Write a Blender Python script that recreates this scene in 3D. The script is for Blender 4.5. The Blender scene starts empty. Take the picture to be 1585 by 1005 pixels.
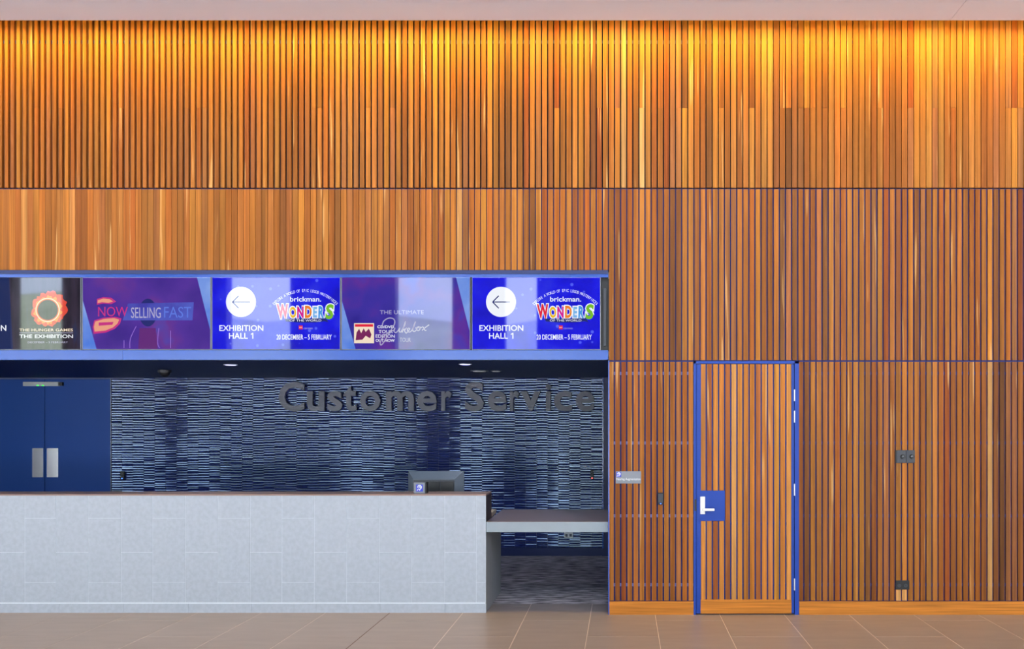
import bpy, bmesh, math, random
from mathutils import Vector, Matrix

random.seed(7)
SC = bpy.context.scene
COL = SC.collection

# ------------------------------------------------------------------ camera
D = 8.15            # camera to timber wall (m)
F = 1358.0          # focal length in pixels of the 1585 px frame
VX, VY = 965.0, 649.0
EYE = 1.818
cam_d = bpy.data.cameras.new('camera')
cam_d.sensor_width = 36.0
cam_d.lens = F / 1585.0 * 36.0
cam_d.shift_x = (792.5 - VX) / 1585.0
cam_d.shift_y = (VY - 502.5) / 1585.0
cam_d.clip_end = 500
cam = bpy.data.objects.new('camera', cam_d)
COL.objects.link(cam)
cam.location = (0, -D, EYE)
cam.rotation_euler = (math.pi / 2, 0, 0)
SC.camera = cam

# ------------------------------------------------------------------ view, sky
SC.view_settings.view_transform = 'Standard'
SC.view_settings.look = 'None'
SC.view_settings.gamma = 1.0
SC.view_settings.use_curve_mapping = False
SC.view_settings.exposure = 0.0
SC.cycles.use_denoising = True
SC.cycles.max_bounces = 10
SC.cycles.diffuse_bounces = 6
SC.cycles.glossy_bounces = 4
SC.cycles.sample_clamp_indirect = 8.0

SKY = 5.0
world = bpy.data.worlds.new('overcast_sky')
SC.world = world
world.use_nodes = True
wn = world.node_tree.nodes; wl = world.node_tree.links
wn.clear()
w_out = wn.new('ShaderNodeOutputWorld'); w_bg = wn.new('ShaderNodeBackground')
w_tc = wn.new('ShaderNodeTexCoord'); w_no = wn.new('ShaderNodeTexNoise'); w_cr = wn.new('ShaderNodeValToRGB')
w_no.inputs['Scale'].default_value = 3.0; w_no.inputs['Detail'].default_value = 5.0
w_cr.color_ramp.elements[0].position = 0.35; w_cr.color_ramp.elements[0].color = (0.50, 0.68, 1.0, 1)
w_cr.color_ramp.elements[1].position = 0.62; w_cr.color_ramp.elements[1].color = (0.86, 0.93, 1.0, 1)
wl.new(w_tc.outputs['Generated'], w_no.inputs['Vector'])
wl.new(w_no.outputs['Fac'], w_cr.inputs['Fac'])
wl.new(w_cr.outputs['Color'], w_bg.inputs['Color'])
w_bg.inputs['Strength'].default_value = SKY
wl.new(w_bg.outputs['Background'], w_out.inputs['Surface'])


# sun from behind the building: it lights the paving outside, never the room directly
sun_d = bpy.data.lights.new('sun', 'SUN'); sun_d.energy = 72; sun_d.angle = 0.05; sun_d.color = (1.0, 0.97, 0.93)
sun_o = bpy.data.objects.new('sun', sun_d); COL.objects.link(sun_o)
sun_o.rotation_euler = (math.radians(-32), 0, math.radians(14))

# ------------------------------------------------------------------ helpers
def lin(c):
    return tuple(((v / 255.0) / 12.92 if v / 255.0 <= 0.04045 else ((v / 255.0 + 0.055) / 1.055) ** 2.4) for v in c)


def PX(x, Y=0.0):
    return (x - VX) * (D + Y) / F


def PZ(y, Y=0.0):
    return EYE - (y - VY) * (D + Y) / F


def mat_base(name):
    m = bpy.data.materials.new(name)
    m.use_nodes = True
    return m, m.node_tree.nodes, m.node_tree.links, m.node_tree.nodes['Principled BSDF']


def paint(name, rgb, rough=0.5, metal=0.0, ior=1.5, var=0.06, scale=8.0, bump=0.0, stretch=(1, 1, 1), contrast=False):
    m, n, l, b = mat_base(name)
    c = lin(rgb)
    geo = n.new('ShaderNodeNewGeometry'); mp = n.new('ShaderNodeMapping'); no = n.new('ShaderNodeTexNoise')
    mp.inputs['Scale'].default_value = stretch
    no.inputs['Scale'].default_value = scale; no.inputs['Detail'].default_value = 4
    l.new(geo.outputs['Position'], mp.inputs['Vector']); l.new(mp.outputs['Vector'], no.inputs['Vector'])
    mx = n.new('ShaderNodeMix'); mx.data_type = 'RGBA'
    mx.inputs['A'].default_value = tuple(v * (1 - var) for v in c) + (1,)
    mx.inputs['B'].default_value = tuple(min(1, v * (1 + var)) for v in c) + (1,)
    if contrast:
        cm = n.new('ShaderNodeMapRange'); cm.inputs['From Min'].default_value = 0.36; cm.inputs['From Max'].default_value = 0.64
        l.new(no.outputs['Fac'], cm.inputs['Value']); l.new(cm.outputs['Result'], mx.inputs['Factor'])
    else:
        l.new(no.outputs['Fac'], mx.inputs['Factor'])
    l.new(mx.outputs['Result'], b.inputs['Base Color'])
    b.inputs['Roughness'].default_value = rough
    b.inputs['Metallic'].default_value = metal
    b.inputs['IOR'].default_value = ior
    if bump:
        bp = n.new('ShaderNodeBump'); bp.inputs['Strength'].default_value = bump; bp.inputs['Distance'].default_value = 0.002
        l.new(no.outputs['Fac'], bp.inputs['Height']); l.new(bp.outputs['Normal'], b.inputs['Normal'])
    return m


def wood_mat(name, axis='z', rough=0.5, use_obj=True, rgb=None, sap=True):
    """timber: board tone comes from the object colour, grain and sapwood streaks from noise"""
    m, n, l, b = mat_base(name)
    geo = n.new('ShaderNodeNewGeometry'); oi = n.new('ShaderNodeObjectInfo')
    add = n.new('ShaderNodeVectorMath'); add.operation = 'ADD'
    mul = n.new('ShaderNodeVectorMath'); mul.operation = 'SCALE'
    mul.inputs[0].default_value = (13.0, 29.0, 37.0)
    l.new(oi.outputs['Random'], mul.inputs['Scale'])
    l.new(geo.outputs['Position'], add.inputs[0]); l.new(mul.outputs['Vector'], add.inputs[1])

    def noise(sx, sy, sz, detail=3, dist=0.0):
        mp = n.new('ShaderNodeMapping'); mp.inputs['Scale'].default_value = (sx, sy, sz)
        no = n.new('ShaderNodeTexNoise'); no.inputs['Scale'].default_value = 1.0
        no.inputs['Detail'].default_value = detail; no.inputs['Distortion'].default_value = dist
        l.new(add.outputs['Vector'], mp.inputs['Vector']); l.new(mp.outputs['Vector'], no.inputs['Vector'])
        return no
    if axis == 'z':
        g1 = noise(160, 160, 2.2); g2 = noise(34, 34, 0.55, 2); g3 = noise(22, 22, 0.8, 2)
    else:
        g1 = noise(2.2, 160, 160); g2 = noise(1.2, 40, 40, 3, 0.6); g3 = noise(0.8, 22, 22, 2)
    r1 = n.new('ShaderNodeMapRange'); r1.inputs['From Min'].default_value = 0.3; r1.inputs['From Max'].default_value = 0.7
    r1.inputs['To Min'].default_value = 0.80; r1.inputs['To Max'].default_value = 1.14
    l.new(g1.outputs['Fac'], r1.inputs['Value'])
    r2 = n.new('ShaderNodeMapRange'); r2.inputs['From Min'].default_value = 0.3; r2.inputs['From Max'].default_value = 0.7
    r2.inputs['To Min'].default_value = 0.74; r2.inputs['To Max'].default_value = 1.2
    l.new(g2.outputs['Fac'], r2.inputs['Value'])
    mm = n.new('ShaderNodeMath'); mm.operation = 'MULTIPLY'
    l.new(r1.outputs['Result'], mm.inputs[0]); l.new(r2.outputs['Result'], mm.inputs[1])
    sc = n.new('ShaderNodeVectorMath'); sc.operation = 'SCALE'
    if use_obj:
        l.new(oi.outputs['Color'], sc.inputs[0])
    else:
        sc.inputs[0].default_value = lin(rgb)
    l.new(mm.outputs['Value'], sc.inputs['Scale'])
    last = sc.outputs['Vector']
    if sap:
        r3 = n.new('ShaderNodeMapRange'); r3.inputs['From Min'].default_value = 0.66; r3.inputs['From Max'].default_value = 0.72
        r3.inputs['To Min'].default_value = 0.0; r3.inputs['To Max'].default_value = 0.55
        l.new(g3.outputs['Fac'], r3.inputs['Value'])
        mx = n.new('ShaderNodeMix'); mx.data_type = 'RGBA'
        l.new(r3.outputs['Result'], mx.inputs['Factor']); l.new(last, mx.inputs['A'])
        mx.inputs['B'].default_value = lin((224, 176, 112)) + (1,)
        last = mx.outputs['Result']
    l.new(last, b.inputs['Base Color'])
    b.inputs['Roughness'].default_value = rough
    b.inputs['Specular IOR Level'].default_value = 0.12
    bp = n.new('ShaderNodeBump'); bp.inputs['Strength'].default_value = 0.15; bp.inputs['Distance'].default_value = 0.001
    l.new(g1.outputs['Fac'], bp.inputs['Height']); l.new(bp.outputs['Normal'], b.inputs['Normal'])
    return m


def emit(name, rgb, strength=1.0, ior=2.0):
    """a lit patch of a glossy display"""
    m, n, l, b = mat_base(name)
    b.inputs['Base Color'].default_value = (0.004, 0.004, 0.005, 1)
    b.inputs['Roughness'].default_value = 0.03
    b.inputs['IOR'].default_value = ior
    b.inputs['Emission Color'].default_value = lin(rgb) + (1,)
    b.inputs['Emission Strength'].default_value = strength
    return m


def emit_noise(name, stops, scale=6.0, strength=1.0, stretch=(1, 1, 1), dots=None, ior=2.0):
    m, n, l, b = mat_base(name)
    geo = n.new('ShaderNodeNewGeometry'); mp = n.new('ShaderNodeMapping'); no = n.new('ShaderNodeTexNoise')
    mp.inputs['Scale'].default_value = stretch
    no.inputs['Scale'].default_value = scale; no.inputs['Detail'].default_value = 3
    l.new(geo.outputs['Position'], mp.inputs['Vector']); l.new(mp.outputs['Vector'], no.inputs['Vector'])
    cr = n.new('ShaderNodeValToRGB')
    els = cr.color_ramp.elements
    els[0].position = stops[0][0]; els[0].color = lin(stops[0][1]) + (1,)
    els[1].position = stops[-1][0]; els[1].color = lin(stops[-1][1]) + (1,)
    for p, c in stops[1:-1]:
        e = els.new(p); e.color = lin(c) + (1,)
    l.new(no.outputs['Fac'], cr.inputs['Fac'])
    last = cr.outputs['Color']
    if dots:
        vo = n.new('ShaderNodeTexVoronoi'); vo.inputs['Scale'].default_value = 9.0
        l.new(geo.outputs['Position'], vo.inputs['Vector'])
        mr = n.new('ShaderNodeMapRange'); mr.inputs['From Min'].default_value = 0.10; mr.inputs['From Max'].default_value = 0.16
        mr.inputs['To Min'].default_value = 0.55; mr.inputs['To Max'].default_value = 0.0
        l.new(vo.outputs['Distance'], mr.inputs['Value'])
        mx = n.new('ShaderNodeMix'); mx.data_type = 'RGBA'
        l.new(mr.outputs['Result'], mx.inputs['Factor']); l.new(last, mx.inputs['A'])
        mx.inputs['B'].default_value = lin(dots) + (1,)
        last = mx.outputs['Result']
    b.inputs['Base Color'].default_value = (0.004, 0.004, 0.005, 1)
    b.inputs['Roughness'].default_value = 0.03
    b.inputs['IOR'].default_value = ior
    l.new(last, b.inputs['Emission Color'])
    b.inputs['Emission Strength'].default_value = strength
    return m


def link(o, parent=None):
    COL.objects.link(o)
    if parent is not None:
        o.parent = parent
        o.matrix_parent_inverse = parent_inv(parent)
    return o


LOC = {}


def parent_inv(p):
    return Matrix.Translation(LOC.get(p.name, Vector((0, 0, 0)))).inverted()


def tag(o, label, cat, group=None, kind=None):
    o['label'] = label; o['category'] = cat
    if group: o['group'] = group
    if kind: o['kind'] = kind
    return o


def thing(name, loc, label, cat, group=None, kind=None):
    e = bpy.data.objects.new(name, None)
    e.empty_display_size = 0.1
    COL.objects.link(e); e.location = loc
    LOC[e.name] = Vector(loc)
    return tag(e, label, cat, group, kind)


def mesh_obj(name, verts, faces, mat, parent=None, smooth=False):
    me = bpy.data.meshes.new(name)
    me.from_pydata(verts, [], faces)
    me.validate()
    bm = bmesh.new(); bm.from_mesh(me)
    bmesh.ops.recalc_face_normals(bm, faces=bm.faces)
    bm.to_mesh(me); bm.free()
    if smooth:
        for p in me.polygons: p.use_smooth = True
    me.materials.append(mat)
    o = bpy.data.objects.new(name, me)
    return link(o, parent)


def box_data(x0, x1, y0, y1, z0, z1):
    v = [(x0, y0, z0), (x1, y0, z0), (x1, y1, z0), (x0, y1, z0), (x0, y0, z1), (x1, y0, z1), (x1, y1, z1), (x0, y1, z1)]
    f = [(0, 1, 5, 4), (1, 2, 6, 5), (2, 3, 7, 6), (3, 0, 4, 7), (4, 5, 6, 7), (3, 2, 1, 0)]
    return v, f


def boxes(name, lst, mat, parent=None, bevel=0.0):
    V, Fc = [], []
    for b in lst:
        v, f = box_data(*b)
        k = len(V); V += v; Fc += [tuple(i + k for i in q) for q in f]
    o = mesh_obj(name, V, Fc, mat, parent)
    if bevel:
        bm = bmesh.new(); bm.from_mesh(o.data)
        bmesh.ops.bevel(bm, geom=list(bm.edges), offset=bevel, segments=2, profile=0.5, affect='EDGES')
        bm.to_mesh(o.data); bm.free()
    return o


def box(name, x0, x1, y0, y1, z0, z1, mat, parent=None, bevel=0.0):
    return boxes(name, [(x0, x1, y0, y1, z0, z1)], mat, parent, bevel)


def cyl(name, c, r, h, mat, parent=None, axis='y', n=28, r2=None):
    """disc or cylinder from c along axis for length h"""
    r2 = r if r2 is None else r2
    V, Fc = [], []
    for k, (rr, t) in enumerate(((r, 0.0), (r2, h))):
        for i in range(n):
            a = 2 * math.pi * i / n
            p, q = rr * math.cos(a), rr * math.sin(a)
            V.append({'y': (c[0] + p, c[1] + t, c[2] + q), 'z': (c[0] + p, c[1] + q, c[2] + t), 'x': (c[0] + t, c[1] + p, c[2] + q)}[axis])
    for i in range(n):
        j = (i + 1) % n
        Fc.append((i, j, n + j, n + i))
    Fc.append(tuple(range(n))); Fc.append(tuple(range(n, 2 * n)))
    return mesh_obj(name, V, Fc, mat, parent)


def poly(name, pts, y0, y1, mat, parent=None):
    """prism: outline in X-Z, from y0 to y1"""
    n = len(pts)
    V = [(p[0], y0, p[1]) for p in pts] + [(p[0], y1, p[1]) for p in pts]
    Fc = [tuple(range(n)), tuple(range(2 * n - 1, n - 1, -1))] + [(i, (i + 1) % n, n + (i + 1) % n, n + i) for i in range(n)]
    return mesh_obj(name, V, Fc, mat, parent)


def text_verts(body, offset=0.0, shear=0.0, extrude=0.0, res=3):
    cu = bpy.data.curves.new('t', 'FONT')
    cu.body = body; cu.offset = offset; cu.shear = shear; cu.extrude = extrude
    cu.resolution_u = res
    ob = bpy.data.objects.new('t', cu); COL.objects.link(ob)
    dg = bpy.context.evaluated_depsgraph_get(); dg.update()
    me = bpy.data.meshes.new_from_object(ob.evaluated_get(dg))
    V = [tuple(v.co) for v in me.vertices]; Fc = [tuple(p.vertices) for p in me.polygons]
    bpy.data.meshes.remove(me); bpy.data.objects.remove(ob); bpy.data.curves.remove(cu)
    return V, Fc


def raw_mesh(name, V, Fc, mat, parent):
    me = bpy.data.meshes.new(name); me.from_pydata(V, [], Fc); me.materials.append(mat)
    o = bpy.data.objects.new(name, me)
    return link(o, parent)


def word_split(V, Fc, gap=0.19):
    """faces of a line of text grouped word by word"""
    iv = sorted((min(V[i][0] for i in f_), max(V[i][0] for i in f_), k) for k, f_ in enumerate(Fc))
    groups, end = [], None
    for a, b, k in iv:
        if end is None or a > end + gap:
            groups.append([]); end = b
        groups[-1].append(Fc[k]); end = max(end, b)
    return groups


def lettering(name, body, x0, x1, z0, z1, y, thick, mat, parent, offset=0.0, shear=0.0):
    """text fitted to the rectangle x0..x1, z0..z1; front face at y, thickness backwards"""
    V, Fc = text_verts(body, offset, shear, 0.5)
    xs = [v[0] for v in V]; ys = [v[1] for v in V]
    ax, bx, ay, by = min(xs), max(xs), min(ys), max(ys)
    words_ = word_split(V, Fc)
    out = []
    for v in V:
        out.append((x0 + (v[0] - ax) / (bx - ax) * (x1 - x0), y + (0.5 - v[2]) * thick, z0 + (v[1] - ay) / (by - ay) * (z1 - z0)))
    o = None
    for fs in words_:
        used = sorted({i for f_ in fs for i in f_}); mp = {u: k for k, u in enumerate(used)}
        o = raw_mesh(name, [out[u] for u in used], [tuple(mp[i] for i in f_) for f_ in fs], mat, parent)
    return o


def arc_text(name, body, cx, cz, rad, a0, a1, h, y, thick, mat, parent):
    V, Fc = [], []
    n = len(body)
    for i, ch in enumerate(body):
        if ch == ' ':
            raw_mesh(name, V, Fc, mat, parent); V, Fc = [], []
            continue
        v, f = text_verts(ch, 0.0, 0.0, 0.5)
        xs = [p[0] for p in v]
        mx = (min(xs) + max(xs)) / 2
        a = a0 + (a1 - a0) * i / (n - 1)
        k = len(V)
        for p in v:
            lx, lz = (p[0] - mx) * h * 0.92, p[1] * h * 1.35
            V.append((cx + (rad + lz) * math.sin(a) + lx * math.cos(a), y + (0.5 - p[2]) * thick, cz + (rad + lz) * math.cos(a) - lx * math.sin(a)))
        Fc += [tuple(q + k for q in t) for t in f]
    return raw_mesh(name, V, Fc, mat, parent)


def ribbon(name, strokes, w, y, thick, mat, parent):
    """pen strokes (lists of X-Z points, smoothed) as a flat ribbon"""
    V, Fc = [], []
    for pts in strokes:
        P = []
        m = len(pts)
        for i in range(m - 1):
            p0, p1, p2, p3 = pts[max(i - 1, 0)], pts[i], pts[i + 1], pts[min(i + 2, m - 1)]
            st = 5 if m > 2 else 1
            for s in range(st):
                t = s / st
                P.append(tuple(0.5 * ((2 * p1[k]) + (-p0[k] + p2[k]) * t + (2 * p0[k] - 5 * p1[k] + 4 * p2[k] - p3[k]) * t * t + (-p0[k] + 3 * p1[k] - 3 * p2[k] + p3[k]) * t ** 3) for k in (0, 1)))
        P.append(pts[-1])
        base = len(V)
        for i, p in enumerate(P):
            a = P[max(i - 1, 0)]; b = P[min(i + 1, len(P) - 1)]
            dx, dz = b[0] - a[0], b[1] - a[1]
            L = math.hypot(dx, dz) or 1e-6
            nx, nz = -dz / L * w / 2, dx / L * w / 2
            V += [(p[0] + nx, y, p[1] + nz), (p[0] - nx, y, p[1] - nz), (p[0] + nx, y + thick, p[1] + nz), (p[0] - nx, y + thick, p[1] - nz)]
        for i in range(len(P) - 1):
            q = base + 4 * i
            Fc += [(q, q + 1, q + 5, q + 4), (q, q + 4, q + 6, q + 2), (q + 1, q + 3, q + 7, q + 5)]
    return raw_mesh(name, V, Fc, mat, parent)


# ------------------------------------------------------------------ materials
M = {}
M['slat'] = wood_mat('timber_slat')
M['skirt'] = wood_mat('timber_skirting', axis='x', use_obj=False, rgb=(206, 128, 52), sap=False)
M['plainwood'] = wood_mat('timber_panel', use_obj=False, rgb=(158, 92, 42))
M['navy'] = paint('navy_backing', (13, 27, 112), 0.6)
M['navydark'] = paint('dark_backing', (13, 13, 40), 0.8)
M['battendark'] = paint('batten_navy', (48, 58, 136), 0.6)
M['batten'] = paint('batten_blue', (96, 112, 190), 0.5)
M['blue'] = paint('blue_gloss_paint', (30, 80, 178), 0.2, ior=1.8, var=0.03)
M['doorframe'] = paint('door_frame_blue', (26, 66, 162), 0.5, ior=1.4, var=0.03)
M['framedark'] = paint('dark_blue_paint', (16, 34, 92), 0.4, var=0.03)
M['doorblue'] = paint('door_blue', (16, 72, 158), 0.6, var=0.03)
M['soffit'] = paint('soffit_navy', (5, 18, 74), 0.5, var=0.03)
M['soffit'].node_tree.nodes['Principled BSDF'].inputs['Specular IOR Level'].default_value = 0.15
M['ceil'] = paint('ceiling_white', (228, 240, 255), 0.8, var=0.02, scale=2)
M['lobby'] = paint('lobby_plaster', (205, 200, 196), 0.8, var=0.03, scale=2)
M['floor'] = paint('floor_tile', (150, 136, 128), 0.36, var=0.16, scale=5, stretch=(0.5, 2.2, 1))
M['grout'] = paint('grout', (224, 210, 200), 0.8)
M['joint'] = paint('movement_joint', (104, 76, 62), 0.7)
M['carpet'] = paint('carpet_mottled', (184, 176, 180), 0.6, var=0.72, scale=7, stretch=(0.8, 3.0, 1), bump=0.6, contrast=True)
M['stone'] = paint('counter_stone', (176, 182, 192), 0.55, var=0.055, scale=26, bump=0.05, contrast=True)
M['stonegrout'] = paint('stone_grout', (222, 226, 232), 0.8)
M['stonedark'] = paint('stone_return', (150, 152, 154), 0.55, var=0.10, scale=14)
M['capwood'] = paint('counter_cap', (150, 122, 112), 0.4, var=0.1)
M['hobside'] = paint('hob_side', (58, 50, 54), 0.5)
M['ledgetop'] = paint('ledge_top', (138, 118, 118), 0.3, var=0.12, scale=3, stretch=(1, 4, 1))
M['ledgefront'] = paint('ledge_front', (150, 160, 168), 0.5, var=0.05)
M['pale'] = paint('pale_laminate', (226, 204, 180), 0.5)
M['glaze'] = paint('tile_glaze', (34, 46, 116), 0.06, ior=2.4, var=0.2, scale=6)
M['glaze'].node_tree.nodes['Principled BSDF'].inputs['Specular Tint'].default_value = (0.62, 0.80, 1.0, 1)
M['tilegrout'] = paint('tile_grout', (96, 104, 140), 0.8)
M['letter'] = paint('sign_letter', (128, 130, 144), 0.6)
M['steel'] = paint('brushed_steel', (228, 228, 232), 0.2, metal=1.0, var=0.05, stretch=(1, 1, 30))
M['satin'] = paint('satin_lever', (226, 224, 224), 0.35, metal=0.6, var=0.03)
M['black'] = paint('black_plastic', (26, 26, 30), 0.4)
M['darkgrey'] = paint('dark_grey_plastic', (58, 60, 68), 0.45)
M['midgrey'] = paint('mid_grey_plastic', (84, 94, 106), 0.45)
M['plaque'] = paint('plaque_grey', (132, 136, 146), 0.45)
M['white'] = paint('white_plastic', (228, 230, 232), 0.45)
M['bezel'] = paint('screen_bezel', (108, 110, 120), 0.35, metal=0.5)
M['iconblue'] = paint('icon_blue', (60, 70, 205), 0.4)
M['pave'] = paint('paving', (178, 180, 186), 0.9)
M['hill'] = paint('wooded_hill', (74, 84, 74), 0.95, var=0.3, scale=0.4)
M['pier_or_blocker'] = paint('facade_dark', (52, 50, 58), 0.6)

# ------------------------------------------------------------------ setting: floor
floor = box('floor', -18, 12, -11.3, 0.48, -0.12, -0.0012, M['grout'])
tag(floor, 'pale grout bed under the brown stone floor tiles', 'floor', kind='structure')
lines = [0.2946 + 0.6 * k for k in range(-3, 10)]
left_lines = [-2.194 - 0.6 * k for k in range(0, 12)]
cols = [(lines[i], lines[i + 1], (i + 1) % 2) for i in range(len(lines) - 1)]
cols.append((-2.194, lines[0], 0))
cols += [(left_lines[i + 1], left_lines[i], (i + 1) % 2) for i in range(len(left_lines) - 1)]
for (a, b, par) in cols:
    base = -0.822 if par else -0.2225
    ys = [base + 1.2 * k for k in range(-4, 3)]
    for k in range(len(ys) - 1):
        y0, y1 = ys[k] + 0.0035, min(ys[k + 1] - 0.0035, 0.48)
        if y1 - y0 < 0.02: continue
        g0 = 0.006 if abs(a + 2.194) < 1e-6 else 0.003
        t = box('tile', a + g0, b - 0.003, y0, y1, -0.02, 0.0, M['floor'], floor)
box('movement_joint', -2.198, -2.186, -6, 0.48, -0.02, -0.001, M['joint'], floor)
carpet = box('floor_carpet', -9.5, -0.13, 0.48, 3.6, -0.12, 0.0, M['carpet'])
tag(carpet, 'mottled dark grey-brown carpet behind the service counter', 'carpet', kind='structure')

# ------------------------------------------------------------------ timber walls
# shadow-gap positions between slats (one list for all rows, so they line up)
gaps = []
x = 941.7
while x < 1585 + 110:
    gaps.append(x); x += 9.453
x = 941.7
left = []
while x > -330:
    x -= 9.416 if x > 405 else 9.307
    left.append(x)
gaps = left[::-1] + gaps
slat_me = bpy.data.meshes.new('slat')
v, f = box_data(-0.5, 0.5, -0.5, 0.5, -0.5, 0.5)
slat_me.from_pydata(v, [], f); slat_me.materials.append(M['slat'])
SD = 0.020      # slat depth
SDU = 0.030     # deeper slats of the upper band

TONES = [((168, 104, 44), 6), ((159, 95, 38), 6), ((176, 114, 52), 5), ((149, 87, 36), 4.5), ((184, 118, 46), 4), ((134, 82, 42), 2.2),
         ((160, 101, 58), 3), ((198, 148, 88), 0.7), ((112, 68, 34), 1.0), ((146, 75, 32), 1.2), ((170, 96, 36), 4)]


def tone(spread=0.85):
    c = random.choices([t[0] for t in TONES], [t[1] for t in TONES])[0]
    c = tuple(m_ + (v - m_) * spread for v, m_ in zip(c, (166, 101, 44)))
    c = tuple(v * 0.965 for v in c)
    j = random.uniform(0.93, 1.07)
    return lin(tuple(min(255, c[i] * j * random.uniform(0.97, 1.03)) for i in range(3))) + (1.0,)


def slat(parent, xc, w, z0, z1, y0=0.0, y1=SD, col=None):
    o = bpy.data.objects.new('slat', slat_me)
    o.location = (xc, (y0 + y1) / 2 + random.uniform(-0.0006, 0.0006), (z0 + z1) / 2)
    o.scale = (w, y1 - y0, z1 - z0)
    o.color = col or tone()
    return link(o, parent)


def lerp_tab(tab, x):
    for (a, va), (b, vb) in zip(tab, tab[1:]):
        if x <= b:
            return va + (vb - va) * max(0, (x - a)) / (b - a)
    return tab[-1][1]


S = D / F
Z_TOP = 5.95
zu0, zu1 = PZ(290.5), 5.56
wall_u = box('wall_upper', gaps[0] * S - VX * S, gaps[-1] * S - VX * S, SDU, SDU + 0.11, PZ(291.5), Z_TOP, M['navydark'])
tag(wall_u, 'upper timber slat wall washed by warm light under the ceiling', 'wall', kind='structure')
wall_m = boxes('wall_middle', [(PX(gaps[0]), PX(943), SD, SD + 0.12, PZ(418), PZ(291.5)),
                               (PX(943), PX(gaps[-1]), SD, SD + 0.12, PZ(559), PZ(291.5))], M['navy'])
tag(wall_m, 'middle band of timber slats above the screens and the door', 'wall', kind='structure')
wall_l = boxes('wall_lower', [(PX(943), PX(1074), SD, SD + 0.12, 0, PZ(559)), (PX(1236.5), PX(gaps[-1]), SD, SD + 0.12, 0, PZ(559))], M['navy'])
tag(wall_l, 'lower timber slat wall on both sides of the blue framed door', 'wall', kind='structure')

wu = [(-400, 4.6), (0, 5.0), (430, 6.3), (940, 7.4), (1240, 7.9), (1585, 8.4), (1700, 8.5)]
wm = [(-400, 9.2), (0, 9.15), (200, 8.9), (430, 8.5), (940, 7.5), (1240, 7.0), (1585, 6.7), (1700, 6.7)]
k943 = gaps.index(941.7)
for k in range(len(gaps) - 1):
    xc = (gaps[k] + gaps[k + 1]) / 2
    w = lerp_tab(wu, xc) * S
    sp = lerp_tab([(-400, 0.5), (300, 0.55), (900, 0.9), (1700, 0.9)], xc)
    if random.random() < 0.17:      # two boards butted end to end
        zj = PZ(167)
        slat(wall_u, PX(xc), w, zu0, zj - 0.0007, 0.0, SDU, col=tone(sp))
        slat(wall_u, PX(xc), w, zj + 0.0007, zu1, 0.0, SDU, col=tone(sp))
    else:
        slat(wall_u, PX(xc), w, zu0, zu1, 0.0, SDU, col=tone(sp))
    w = lerp_tab(wm, xc) * S
    slat(wall_m, PX(xc), w, PZ(418) if k < k943 else PZ(557.7), PZ(293), col=tone(sp))
    if k >= k943 and not (1074 < xc < 1235):
        w = 7.05 * S
        cc = tone()
        if 1386 < xc < 1405:
            slat(wall_l, PX(xc), w, PZ(912), PZ(560.3), col=cc)
            slat(wall_l, PX(xc), w, PZ(930), PZ(912.6), col=lin((226, 160, 92)) + (1,))
        else:
            slat(wall_l, PX(xc), w, PZ(930), PZ(560.3), col=cc)
for y in (578, 686, 799, 906):
    for (a, b) in ((943.5, 1073.5), (1237, gaps[-1])):
        box('batten', PX(a), PX(b), SD * 0.55, SD + 0.001, PZ(y + 2.4), PZ(y - 2.4), M['batten'] if a < 1000 else M['battendark'], wall_l)
for (a, b, w_) in ((gaps[0], gaps[-1], wall_u),):
    box('batten', PX(a), PX(b), SDU * 0.7, SDU + 0.001, PZ(66), PZ(61), M['framedark'], w_)
edge = box('trim_1', PX(941.4), PX(943.2), -0.001, 0.16, 0, PZ(558.5), M['blue'])
tag(edge, 'thin blue metal edge where the timber wall meets the counter opening', 'trim', kind='structure')
for i, (a, b) in enumerate(((943.2, 1073.5), (1237, gaps[-1]))):
    bb = box(('baseboard_left', 'baseboard_right')[i], PX(a), PX(b), -0.004, SD + 0.02, 0, PZ(931.4), M['skirt'], bevel=0.001)
    tag(bb, ('short honey timber skirting left of the blue framed door', 'long honey timber skirting right of the blue framed door')[i], 'skirting', kind='structure')
# plain continuation beyond what the photograph shows
wa = box('wall_left', -18, PX(gaps[0]), 0, 0.15, PZ(418), Z_TOP, M['plainwood']); tag(wa, 'plain timber wall beyond the left end of the slats', 'wall', kind='structure')
wb = box('wall_right', PX(gaps[-1]), 12, 0, 0.15, 0, Z_TOP, M['plainwood']); tag(wb, 'plain timber wall beyond the right end of the slats', 'wall', kind='structure')

# ------------------------------------------------------------------ ceiling with light slot
CZ = EYE + (VY - 31.5) * (D - 0.30) / F
ceil = box('ceiling', -18, 12, -2.2, -0.30, CZ + 0.012, CZ + 0.16, M['ceil'])
tag(ceil, 'off-white plaster bulkhead ceiling stopping short of the timber wall', 'ceiling', kind='structure')
xj = PX(1470.5, -0.3)
for (a, b) in ((-18, xj - 0.002), (xj + 0.002, 12)):
    box('ceiling_panel', a, b, -2.2, -0.30, CZ, CZ + 0.012, M['ceil'], ceil)
lid = box('ceiling_slot', -18, 12, -2.2, 0.15, Z_TOP, Z_TOP + 0.1, M['lobby'])
tag(lid, 'closed top of the light slot above the bulkhead ceiling', 'ceiling', kind='structure')
cove = thing('cove_light', (-1, -0.275, CZ + 0.13), 'warm linear light hidden in the ceiling slot above the timber slats', 'light')
box('housing', -8, 5.5, -0.298, -0.24, CZ + 0.075, CZ + 0.16, M['white'], cove)
ld = bpy.data.lights.new('cove_led', 'AREA'); ld.shape = 'RECTANGLE'; ld.size = 13.2; ld.size_y = 0.02
ld.energy = 200; ld.color = (1.0, 0.66, 0.07)
lo = bpy.data.objects.new('light_strip', ld); lo.location = (-1.2, -0.265, CZ + 0.07)
link(lo, cove)

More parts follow.
